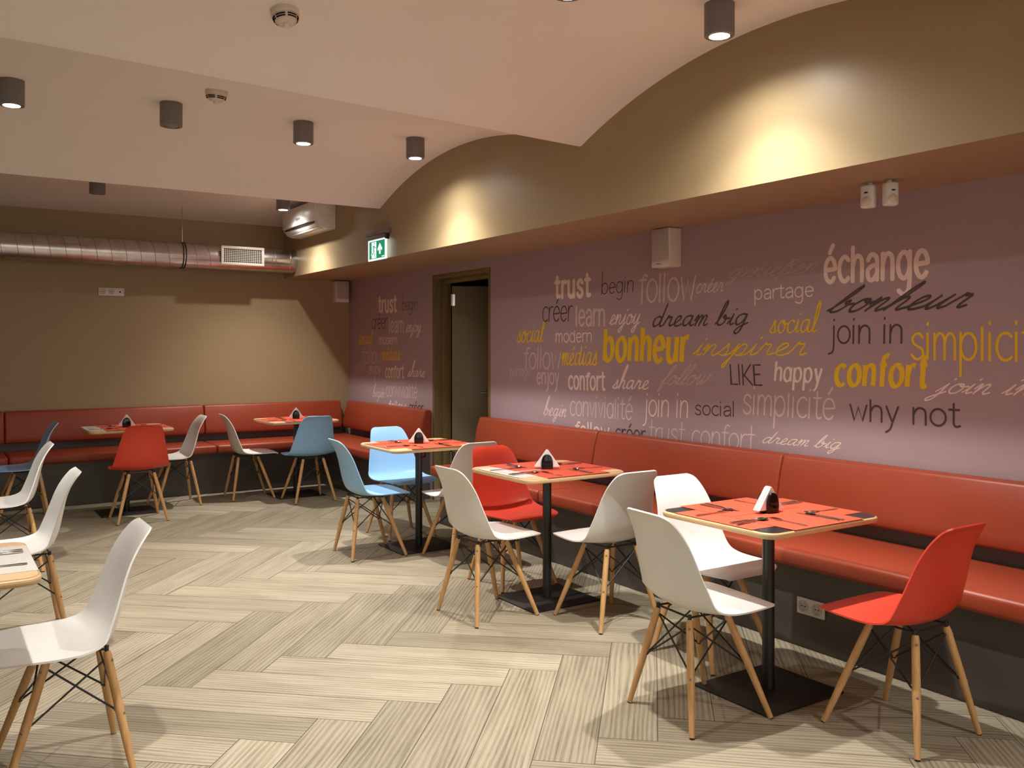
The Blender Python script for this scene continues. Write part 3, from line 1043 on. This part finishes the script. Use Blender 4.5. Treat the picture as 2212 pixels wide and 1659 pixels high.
M['lamp_cloth'] = plain('speaker_grille_cloth', (.44, .39, .35, 1), .7, var=.03, bump=.2, bscale=600)
speaker('cream speaker fixed to the mural wall above the word follow', (XM, 4.29, 1.972), R(-90), (.165, .108, .25))
speaker('cream speaker on the back wall in the room corner', (3.935, YB, 1.974), 0, (.155, .12, .238), False)

# ------------------------------------------------------------------ motion sensors under the beam
def motion_sensor(x, y, rot, label):
    t = thing('motion_sensor', label, 'motion sensor', (x, y, ZS), rot, 'motion sensors hanging under the beam')
    bm = nb()
    tube(bm, [(0, .012, 0), (0, .012, -.03)], .012, 12)
    obj('bracket', bm, M['white_plastic'], t)
    bm = nb()
    prism(bm, rrect(.034, .025, .020, 6), 'Z', -.120, -.012, .010, 3)
    obj('body', bm, M['white_plastic'], t)
    bm = nb()
    lathe(bm, [(.001, .024), (.014, .021), (.022, .012), (.0255, 0), (.022, -.012), (.014, -.021), (.001, -.024)], 24, mtx=Matrix.Translation((0, -.014, -.088)) @ Matrix.Diagonal((1.15, .7, 1.1, 1)))
    obj('lens', bm, M['cream_plastic'], t)
    bm = nb()
    box(bm, -.009, .009, -.0265, -.024, -.053, -.047, .001)
    obj('indicator', bm, M['dark'], t)
motion_sensor(3.690, 2.585, R(-80), 'white motion sensor turned toward the back of the room, under the beam')
motion_sensor(3.715, 2.487, R(-25), 'white motion sensor facing the camera, under the beam')

# ------------------------------------------------------------------ sockets
M['socket_shaded'] = plain('socket_insert_shaded', (.55, .53, .50, 1), .4, var=.01)  # white plastic greyed, the shade of the recess put into its colour
def socket_plate(name, label, loc, rotz, n, group=None, last_jack=False):
    t = thing(name, label, 'socket', loc, rotz)
    m = .079
    w = m * n
    bm = nb()
    box(bm, -w / 2, w / 2, -.009, 0, 0, m, .003)
    obj('plate', bm, M['white_plastic'], t)
    for k in range(n):
        cx = -w / 2 + m * (k + .5)
        mt = Matrix.Translation((cx, -.009, m / 2)) @ Matrix.Rotation(R(90), 4, 'X')
        if last_jack and k == n - 1:
            bm = nb()
            box(bm, cx - .024, cx + .024, -.0115, -.008, m / 2 - .024, m / 2 + .024, .002)
            jk = obj('jack', bm, M['white_plastic'], t)
            bm = nb()
            box(bm, cx - .008, cx + .008, -.0125, -.0113, m / 2 - .007, m / 2 + .006)
            obj('port', bm, M['dark'], jk)
            continue
        bm = nb()
        lathe(bm, [(.029, -.001), (.029, .005), (.027, .007), (.0225, .007), (.0215, .0015), (.001, .0015)], 32, mtx=mt)
        s = obj('socket_insert', bm, M['socket_shaded'], t)
        bm = nb()
        for dx in (-.0095, .0095):
            lathe(bm, [(.0032, .0010), (.0032, .0022)], 12, mtx=mt @ Matrix.Translation((dx, 0, 0)))
        lathe(bm, [(.0020, .0010), (.0020, .0022)], 10, mtx=mt)
        obj('pin_holes', bm, M['dark'], s)
        bm = nb()
        for dz in (-.0195, .0195):
            box(bm, cx - .003, cx + .003, -.0155, -.010, m / 2 + dz - .002, m / 2 + dz + .002)
        obj('earth_clips', bm, M['steel'], s)
    return t
socket_plate('double_socket', 'white double power socket on the dark bench plinth behind the red chair', (3.548, 2.795, .164), R(-90), 2)
socket_plate('triple_socket', 'white triple socket and data plate high on the khaki back wall', (1.533, YB, 1.975), 0, 3, last_jack=True)

# ------------------------------------------------------------------ benches
def cushion_seat(bm, x0, x1, y0, y1):
    box(bm, x0, x1, y0, y1, .402, .487, .022, 4)

def back_prof(d0, d1, z0, z1):
    return [(0, z0), (d0, z0), (d0 + .006, z0 + .06), (d1 + .03, z1 - .10), (d1, z1), (0, z1 + .003)]

def bench_parts(name, label, axis, spans_seat, spans_back, lo, hi, ends=(False, False)):
    """axis 'Y': along the mural wall; axis 'X': along the back wall"""
    t = thing(name, label, 'bench')
    bm = nb()
    if axis == 'Y':
        box(bm, 3.55, XM - .002, lo, hi, 0, .402)
    else:
        box(bm, lo, hi, 9.117, YB - .002, 0, .402)
    obj('plinth', bm, M['grey'], t)
    bm = nb()
    if axis == 'Y':
        box(bm, XM - .045, XM - .002, lo, hi, .402, .60)
    else:
        box(bm, lo, hi, YB - .045, YB - .002, .402, .60)
    obj('back_panel', bm, M['grey'], t)
    for a, b in spans_seat:
        bm = nb()
        if axis == 'Y':
            box(bm, 3.45, XM - .05, a + .002, b - .002, .4025, .487, .022, 4)
        else:
            box(bm, a + .002, b - .002, 9.015, YB - .05, .4025, .487, .022, 4)
        obj('seat_cushion', bm, M['leather'], t)
    for a, b in spans_back:
        bm = nb()
        P = back_prof(.125, .075, .562, .858)
        if axis == 'Y':
            prism(bm, [(XM - .004 - d, z) for d, z in P], 'Y', a + .002, b - .002, .016, 4)
        else:
            prism(bm, [(YB - .004 - d, z) for d, z in P], 'X', a + .002, b - .002, .016, 4)
        obj('back_cushion', bm, M['leather'], t)
    return t
bench_parts('upholstered_bench', 'long red upholstered bench under the mural, right of the door', 'Y',
            [(4.955, 6.505), (3.325, 4.955), (1.69, 3.325), (.05, 1.69), (-1.6, .05)], [(4.97, 6.60), (3.33, 4.97), (1.69, 3.33), (.05, 1.69), (-1.6, .05)], -1.6, 6.505)
bench_parts('upholstered_bench', 'red upholstered bench along the khaki back wall', 'X',
            [(-1.2, .60), (.60, 2.41), (2.41, 4.008)], [(-1.2, .60), (.60, 2.412), (2.412, 3.93)], -1.2, XM - .05)
bench_parts('upholstered_bench', 'short red upholstered bench between the room corner and the door', 'Y',
            [(7.64, 9.012)], [(7.60, 9.49)], 7.64, 9.115)

# ------------------------------------------------------------------ chairs
SHELL = [  # y, z, half width, edge lift
    (.243, .420, .140, 0), (.239, .437, .172, -.001), (.205, .447, .202, -.003), (.12, .4465, .224, .000),
    (.03, .438, .232, .008), (-.045, .431, .232, .020), (-.105, .437, .227, .034), (-.146, .466, .219, .045),
    (-.172, .530, .207, .045), (-.188, .605, .190, .036), (-.204, .682, .173, .026),
    (-.223, .743, .158, .015), (-.244, .788, .142, .006), (-.258, .808, .126, .002), (-.269, .819, .100, .0)]

def shell_mesh():
    nu, nv = 52, 18
    P = [SHELL[0]] + SHELL + [SHELL[-1]]
    def samp(t):
        f = t * (len(SHELL) - 1)
        i = min(int(f), len(SHELL) - 2)
        u = f - i
        p0, p1, p2, p3 = P[i], P[i + 1], P[i + 2], P[i + 3]
        return [.5 * (2 * p1[j] + (p2[j] - p0[j]) * u + (2 * p0[j] - 5 * p1[j] + 4 * p2[j] - p3[j]) * u * u + (3 * p1[j] - p0[j] - 3 * p2[j] + p3[j]) * u ** 3) for j in range(4)]
    bm = nb()
    grid = []
    for i in range(nu + 1):
        t = i / nu
        y, z, hw, lift = samp(t)
        a, b = samp(max(0, t - .01)), samp(min(1, t + .01))
        ty, tz = b[0] - a[0], b[1] - a[1]
        l = math.hypot(ty, tz)
        ny, nz = tz / l, -ty / l          # towards the sitter (up and forward)
        row = []
        for j in range(nv + 1):
            s = -1 + 2 * j / nv
            s = math.sin(s * PI / 2) * .35 + s * .65
            k = lift * abs(s) ** 2.2
            row.append(bm.verts.new((s * hw, y + ny * k, z + nz * k)))
        grid.append(row)
    for i in range(nu):
        for j in range(nv):
            bm.faces.new((grid[i][j], grid[i][j + 1], grid[i + 1][j + 1], grid[i + 1][j]))
    bmesh.ops.recalc_face_normals(bm, faces=bm.faces)
    if sum(f.normal.z for f in bm.faces) < 0:
        for f in bm.faces:
            f.normal_flip()
    bmesh.ops.solidify(bm, geom=bm.faces[:], thickness=.0065)
    bmesh.ops.recalc_face_normals(bm, faces=bm.faces)
    return bm

TOPS = {(-1, -1): (-.098, -.126, .405), (1, -1): (.098, -.126, .405), (-1, 1): (-.098, .058, .405), (1, 1): (.098, .058, .405)}
FEET = {(-1, -1): (-.197, -.197, .0), (1, -1): (.197, -.197, .0), (-1, 1): (-.197, .197, .0), (1, 1): (.197, .197, .0)}

def make_chair(mat):
    t = thing('dining_chair', '', 'chair')
    obj('seat_shell', shell_mesh(), mat, t, smooth=50)
    for k in TOPS:
        a, b = Vector(TOPS[k]), Vector(FEET[k])
        d = (b - a)
        bm = nb()
        q = [a, a + d * .04, a + d * .45, b - d * .012]
        tube(bm, q, [.0115, .0142, .0152, .0108], 14)
        leg = obj('leg', bm, M['leg_wood'], t)
        bm = nb()
        tube(bm, [b - d * .013, b], [.0095, .0088], 12)
        obj('foot_cap', bm, M['rubber'], leg)
        out = Vector((k[0], k[1], 0)).normalized()
        for fr in (.07, .50):
            p = a + d * fr
            bm = nb()
            tube(bm, [p + out * .0135, p + out * .0162], .0048, 10)
            obj('screw', bm, M['lamp_grey'], leg)
    # black wire bracing: an X on each side between the legs
    corners = [(-1, -1), (1, -1), (1, 1), (-1, 1)]
    for i in range(4):
        k, l = corners[i], corners[(i + 1) % 4]
        for p, q in ((k, l), (l, k)):
            a = Vector(TOPS[p]) + (Vector(FEET[p]) - Vector(TOPS[p])) * .05
            b = Vector(TOPS[q]) + (Vector(FEET[q]) - Vector(TOPS[q])) * .50
            sgn_ = .006 if p == k else -.004
            n_ = (a - b).cross(Vector((0, 0, 1))).normalized()
            bm = nb()
            tube(bm, [a + n_ * sgn_, b + n_ * sgn_], .0036, 8)
            dd = (b - a).normalized()
            tube(bm, [b + n_ * sgn_ - dd * .020, b + n_ * sgn_ - dd * .004], .0068, 8)
            obj('brace', bm, M['black_metal'], t)
    bm = nb()
    for i in range(4):
        a, b = Vector(TOPS[corners[i]]), Vector(TOPS[corners[(i + 1) % 4]])
        up = Vector((0, 0, .009))
        tube(bm, [a + up, b + up], .0045, 8)
    for k in TOPS:
        a = Vector(TOPS[k])
        tube(bm, [a - Vector((0, 0, .015)), a + Vector((0, 0, .020 if k[1] < 0 else .028))], .0075, 10)
    obj('mount_frame', bm, M['black_metal'], t)
    return t

protos = {}
CHAIRS = [
    ('white', 2.580, 2.577, -95, 'white plastic shell chair at the aisle side of the black-topped table', 'white shell chairs'),
    ('white', 3.100, 3.010, 180, 'white plastic shell chair at the far side of the black-topped table', 'white shell chairs'),
    ('red', 3.100, 2.035, 0, 'red plastic shell chair at the near side of the black-topped table', 'red shell chairs'),
    ('white', 2.567, 4.165, -88, 'white plastic shell chair at the aisle side of the table with white and red placemats', 'white shell chairs'),
    ('white', 3.048, 3.730, 0, 'white plastic shell chair with its back to the black-topped table', 'white shell chairs'),
    ('red', 3.040, 4.640, 180, 'red plastic shell chair facing the camera between two mural bench tables', 'red shell chairs'),
    ('white', 3.115, 5.400, 0, 'white plastic shell chair standing back to back with the red chair', 'white shell chairs'),
    ('blue', 2.620, 5.835, -94, 'light blue shell chair seen from the side, beside the table in front of the door', 'blue shell chairs'),
    ('blue', 3.095, 6.310, 181, 'light blue shell chair facing the camera behind the table in front of the door', 'blue shell chairs'),
    ('blue', 3.058, 8.230, 0, 'light blue shell chair with its back to the camera at the corner table', 'blue shell chairs'),
    ('white', 2.630, 8.690, -94, 'white plastic shell chair facing the corner table from its aisle side', 'white shell chairs'),
    ('white', 1.920, 8.670, 90, 'white plastic shell chair turned away from the corner table, beside the red chair', 'white shell chairs'),
    ('red', 1.500, 8.070, 0, 'red plastic shell chair with its back to the camera before the back wall bench', 'red shell chairs'),
    ('white', .390, 3.430, 90, 'large white shell chair in the left foreground, lowest in the frame', 'white shell chairs'),
    ('white', .390, 5.140, 90, 'bright white shell chair second from the front at the left frame edge', 'white shell chairs'),
    ('white', .430, 6.700, 90, 'white shell chair third from the front at the left edge, before the blue one', 'white shell chairs'),
    ('blue', .665, 8.580, 90, 'light blue shell chair at the left edge, half hidden by a white chair', 'blue shell chairs'),
]
for c, x, y, a, label, grp in CHAIRS:
    if c not in protos:
        o = protos[c] = make_chair(M[c + '_shell'])
    else:
        o = dup(protos[c])
    o.location = (x, y, 0)
    o.rotation_euler = (0, 0, R(a))
    tag(o, label, 'chair', grp)

# ------------------------------------------------------------------ tables
TH = .75
HX, HY = .345, .312
def make_table(black):
    t = thing('dining_table', '', 'table')
    bm = nb()
    prism(bm, rrect(HX, HY, .06, 8), 'Z', TH - .026, TH - .0012, .009, 3)
    obj('tabletop', bm, M['plywood'], t, smooth=40)
    bm = nb()
    prism(bm, rrect(HX - .009, HY - .009, .052, 8), 'Z', TH - .0016, TH)
    obj('surface', bm, M['black_laminate'] if black else M['veneer'], t)
    bm = nb()
    tube(bm, [(0, 0, .008), (0, 0, TH - .032)], .0255, 28)
    obj('column', bm, M['black_metal'], t)
    bm = nb()
    box(bm, -.14, .14, -.14, .14, TH - .032, TH - .026, .002)
    obj('top_bracket', bm, M['black_metal'], t)
    bm = nb()
    prism(bm, rrect(.235, .205, .012, 3), 'Z', 0, .008, .002, 2)
    obj('base_plate', bm, M['black_metal'], t)
    return t

MAT_OFF = {'-x': (-HX + .155, 0, 0), '+x': (HX - .155, 0, 0), '-y': (0, -HY + .150, .0011), '+y': (0, HY - .150, .0011)}
mat_bm = {}
def make_mat(mat):
    bm = nb()
    prism(bm, rrect(.150, .212, .004, 2), 'Z', 0, .001)
    return obj('placemat', bm, M[mat])

def make_fork():
    bm = nb()
    def bend(y):
        return .0012 + .006 * max(0, (y - .02) / .075) * (1 - max(0, (y - .055) / .045)) if y > .02 else .0012
    def strip(pts, th=.0016):
        L = [bm.verts.new((-w, y, bend(y) + th)) for y, w in pts]; Rr = [bm.verts.new((w, y, bend(y) + th)) for y, w in pts]
        L2 = [bm.verts.new((-w, y, bend(y))) for y, w in pts]; R2 = [bm.verts.new((w, y, bend(y))) for y, w in pts]
        for i in range(len(pts) - 1):
            bm.faces.new((L[i], Rr[i], Rr[i + 1], L[i + 1])); bm.faces.new((L2[i + 1], R2[i + 1], R2[i], L2[i]))
            bm.faces.new((L2[i], L[i], L[i + 1], L2[i + 1])); bm.faces.new((Rr[i], R2[i], R2[i + 1], Rr[i + 1]))
        bm.faces.new((L[0], L2[0], R2[0], Rr[0])); bm.faces.new((L[-1], Rr[-1], R2[-1], L2[-1]))
    strip([(-.095, .006), (-.085, .0085), (-.04, .0060), (.0, .0036), (.025, .0034), (.036, .008), (.046, .0118), (.056, .012)])
    for k in range(4):
        cx = -.0102 + .0068 * k
        for a, b in ((.054, .075), (.075, .096)):
            w = .0019
            vs = [bm.verts.new((cx + sx * w, y, bend(y) + dz)) for y in (a, b) for sx in (-1, 1) for dz in (0, .0016)]
            for q in ((0, 1, 3, 2), (4, 6, 7, 5), (0, 4, 5, 1), (2, 3, 7, 6), (1, 5, 7, 3), (0, 2, 6, 4)):
                bm.faces.new([vs[i] for i in q])
    bmesh.ops.recalc_face_normals(bm, faces=bm.faces)
    return obj('fork', bm, M['steel'])

def make_knife():
    bm = nb()
    prism(bm, [(-.006, -.105), (.006, -.105), (.0078, -.06), (.0062, 0), (-.0062, 0), (-.0078, -.06)], 'Z', 0, .005, .0018, 2)
    prism(bm, [(-.0055, -.002), (.0058, -.002), (.0085, .02), (.0085, .08), (.003, .102), (-.0045, .106), (-.0055, .09)], 'Z', .0016, .0030)
    return obj('knife', bm, M['steel'])

def make_spoon():
    bm = nb()
    prism(bm, [(-.006, -.095), (.006, -.095), (.0085, -.085), (.0058, -.04), (.0035, .03), (.0035, .048), (-.0035, .048), (-.0035, .03), (-.0058, -.04), (-.0085, -.085)], 'Z', .0024, .0044, .0006, 1)
    t = bmesh.new()
    seg, rg = 24, 6
    rings = []
    for i in range(rg + 1):
        f = i / rg
        rings.append([t.verts.new((.0185 * f * math.cos(2 * PI * k / seg), .069 + .0275 * f * math.sin(2 * PI * k / seg), .0008 + .0072 * f * f)) for k in range(seg)] if i else [t.verts.new((0, .069, .0008))])
    for k in range(seg):
        t.faces.new((rings[0][0], rings[1][k], rings[1][(k + 1) % seg]))
    for a, b in zip(rings[1:], rings[2:]):
        for k in range(seg):
            t.faces.new((a[k], b[k], b[(k + 1) % seg], a[(k + 1) % seg]))
    bmesh.ops.recalc_face_normals(t, faces=t.faces)
    if sum(f.normal.z for f in t.faces) < 0:
        for f in t.faces:
            f.normal_flip()
    bmesh.ops.solidify(t, geom=t.faces[:], thickness=.0010)
    merge(bm, t)
    return obj('spoon', bm, M['steel'])

def make_holder():
    t = thing('napkin_holder', '', 'napkin holder')
    bm = nb()
    prism(bm, rrect(.033, .030, .012, 5), 'Z', 0, .012, .003, 2)
    obj('base', bm, M['black_gloss'], t)
    for s in (-1, 1):
        bm = nb()
        tt = bmesh.new()
        out = [(-.032, .0), (-.034, .025), (-.031, .050), (-.022, .070), (-.010, .0795), (0, .081), (.010, .0795), (.022, .070), (.031, .050), (.034, .025), (.032, .0)]
        prism(tt, [(p[0], p[1] + .004) for p in crv(out, 4)], 'Y', -.005, .005, .0035, 3)
        merge(bm, tt, 0, Matrix.Translation((0, .0245 * s, 0)))
        obj('dome_plate', bm, M['black_gloss'], t)
    return t

def make_napkins():
    bm = nb()
    rnd = random.Random(5)
    for k in range(11):
        y = -.0165 + .0033 * k
        h = .112 - .0006 * abs(k - 5) - rnd.uniform(0, .003)
        dx = rnd.uniform(-.002, .002)
        top = .0010 * (5 - k) * .35
        v = [(-.072 + dx, .013, y), (.072 + dx, .013, y), (dx + .004, h, y + top), (dx - .004, h, y + top)]
        A = [bm.verts.new((a, c - .0011, b)) for a, b, c in v]
        B = [bm.verts.new((a, c + .0011, b)) for a, b, c in v]
        bm.faces.new(A); bm.faces.new(B[::-1])
        for i in range(4):
            bm.faces.new((A[i], B[i], B[(i + 1) % 4], A[(i + 1) % 4]))
    bmesh.ops.recalc_face_normals(bm, faces=bm.faces)
    return obj('napkin_stack', bm, M['paper'], smooth=0)

PR = {}
def piece(kind, make, *a):
    key = (kind,) + a
    if key not in PR:
        PR[key] = make(*a)
        return PR[key]
    return dup(PR[key])

TABLES = [
    # x, y, black, table phrase, white mats, sides, side names, napkin angle
    (2.985, 2.572, True, 'the black-topped table', (), ('-x', '+x', '-y', '+y'), -2),
    (3.000, 4.210, False, 'the white-and-red table before the mural', ('-x',), ('-x', '+x', '-y', '+y'), -34),
    (3.015, 5.850, False, 'the table in front of the door', (), ('-x', '+x', '-y', '+y'), -27),
    (3.060, 8.580, False, 'the corner table', (), ('-x', '+x', '-y', '+y'), -20),
    (1.480, 8.500, False, 'the white-and-red table at the back wall', ('-x',), ('-x', '+x', '-y', '+y'), -10),
    (-.048, 3.372, False, 'the table cut by the left edge', ('+x',), ('+x',), None),
]
TLABEL = {
    0: 'square table with black top, wood edge and black pedestal, nearest the camera',
    1: 'wooden pedestal table before the mural with one white and three red placemats',
    2: 'wooden pedestal table with red placemats in front of the door, between blue chairs',
    3: 'wooden pedestal table with red placemats in the bench corner',
    4: 'wooden pedestal table with a white placemat behind the red chair at the back wall',
    5: 'wooden table corner with white placemat cut by the left frame edge',
}
SIDE = {'-x': 'aisle side', '+x': 'mural side', '-y': 'near side', '+y': 'far side'}
SIDE4 = {'-x': 'white mat side', '+x': 'corner side', '-y': 'near side', '+y': 'far side'}
SIDE5 = {'+x': 'chair side'}
rng = random.Random(11)
for ti, (tx, ty, black, tname, whites, sides, nap) in enumerate(TABLES):
    t = piece('table', make_table, black)
    t.location = (tx, ty, 0)
    tag(t, TLABEL[ti], 'table', 'square pedestal tables')
    names = SIDE4 if ti == 4 else SIDE5 if ti == 5 else SIDE
    for s in sides:
        ox, oy, oz = MAT_OFF[s]
        white = s in whites
        m = piece('mat', make_mat, 'mat_white' if white else 'mat_red')
        m.location = (tx + ox, ty + oy, TH + .0002 + oz)
        m.rotation_euler = (0, 0, 0 if s in ('-x', '+x') else R(90))
        tag(m, f"{'white' if white else 'red'} woven placemat on the {names[s]} of {tname}", 'placemat', 'woven placemats on the tables')
        # place setting: a fork on the diner's left, knife and spoon on the right
        d = {'-x': (1, 0), '+x': (-1, 0), '-y': (0, 1), '+y': (0, -1)}[s]
        rt = (d[1], -d[0])
        half = HX if s in ('-x', '+x') else HY
        ang = math.atan2(d[1], d[0]) - PI / 2
        for kind, make, off, back in (('fork', make_fork, -.105, .122), ('knife', make_knife, .086, .128), ('spoon', make_spoon, .112, .118)):
            o = piece(kind, make)
            along = half - back
            px = tx - d[0] * along + rt[0] * off
            py = ty - d[1] * along + rt[1] * off
            o.location = (px, py, TH + .0025)
            o.rotation_euler = (0, 0, ang + R(rng.uniform(-4, 4)))
            tag(o, f"steel {kind} on the {names[s]} of {tname}", kind, f"{kind}s laid on the tables")
    if nap is not None:
        h = piece('holder', make_holder)
        h.location = (tx, ty, TH + .0025)
        h.rotation_euler = (0, 0, R(nap))
        tag(h, f"black dome napkin holder in the middle of {tname}", 'napkin holder', 'black napkin holders')
        n_ = piece('napkins', make_napkins)
        n_.location = (tx, ty, TH + .0025)
        n_.rotation_euler = (0, 0, R(nap))
        tag(n_, f"white folded napkins in the holder on {tname}", 'napkins', 'white napkins in holders')
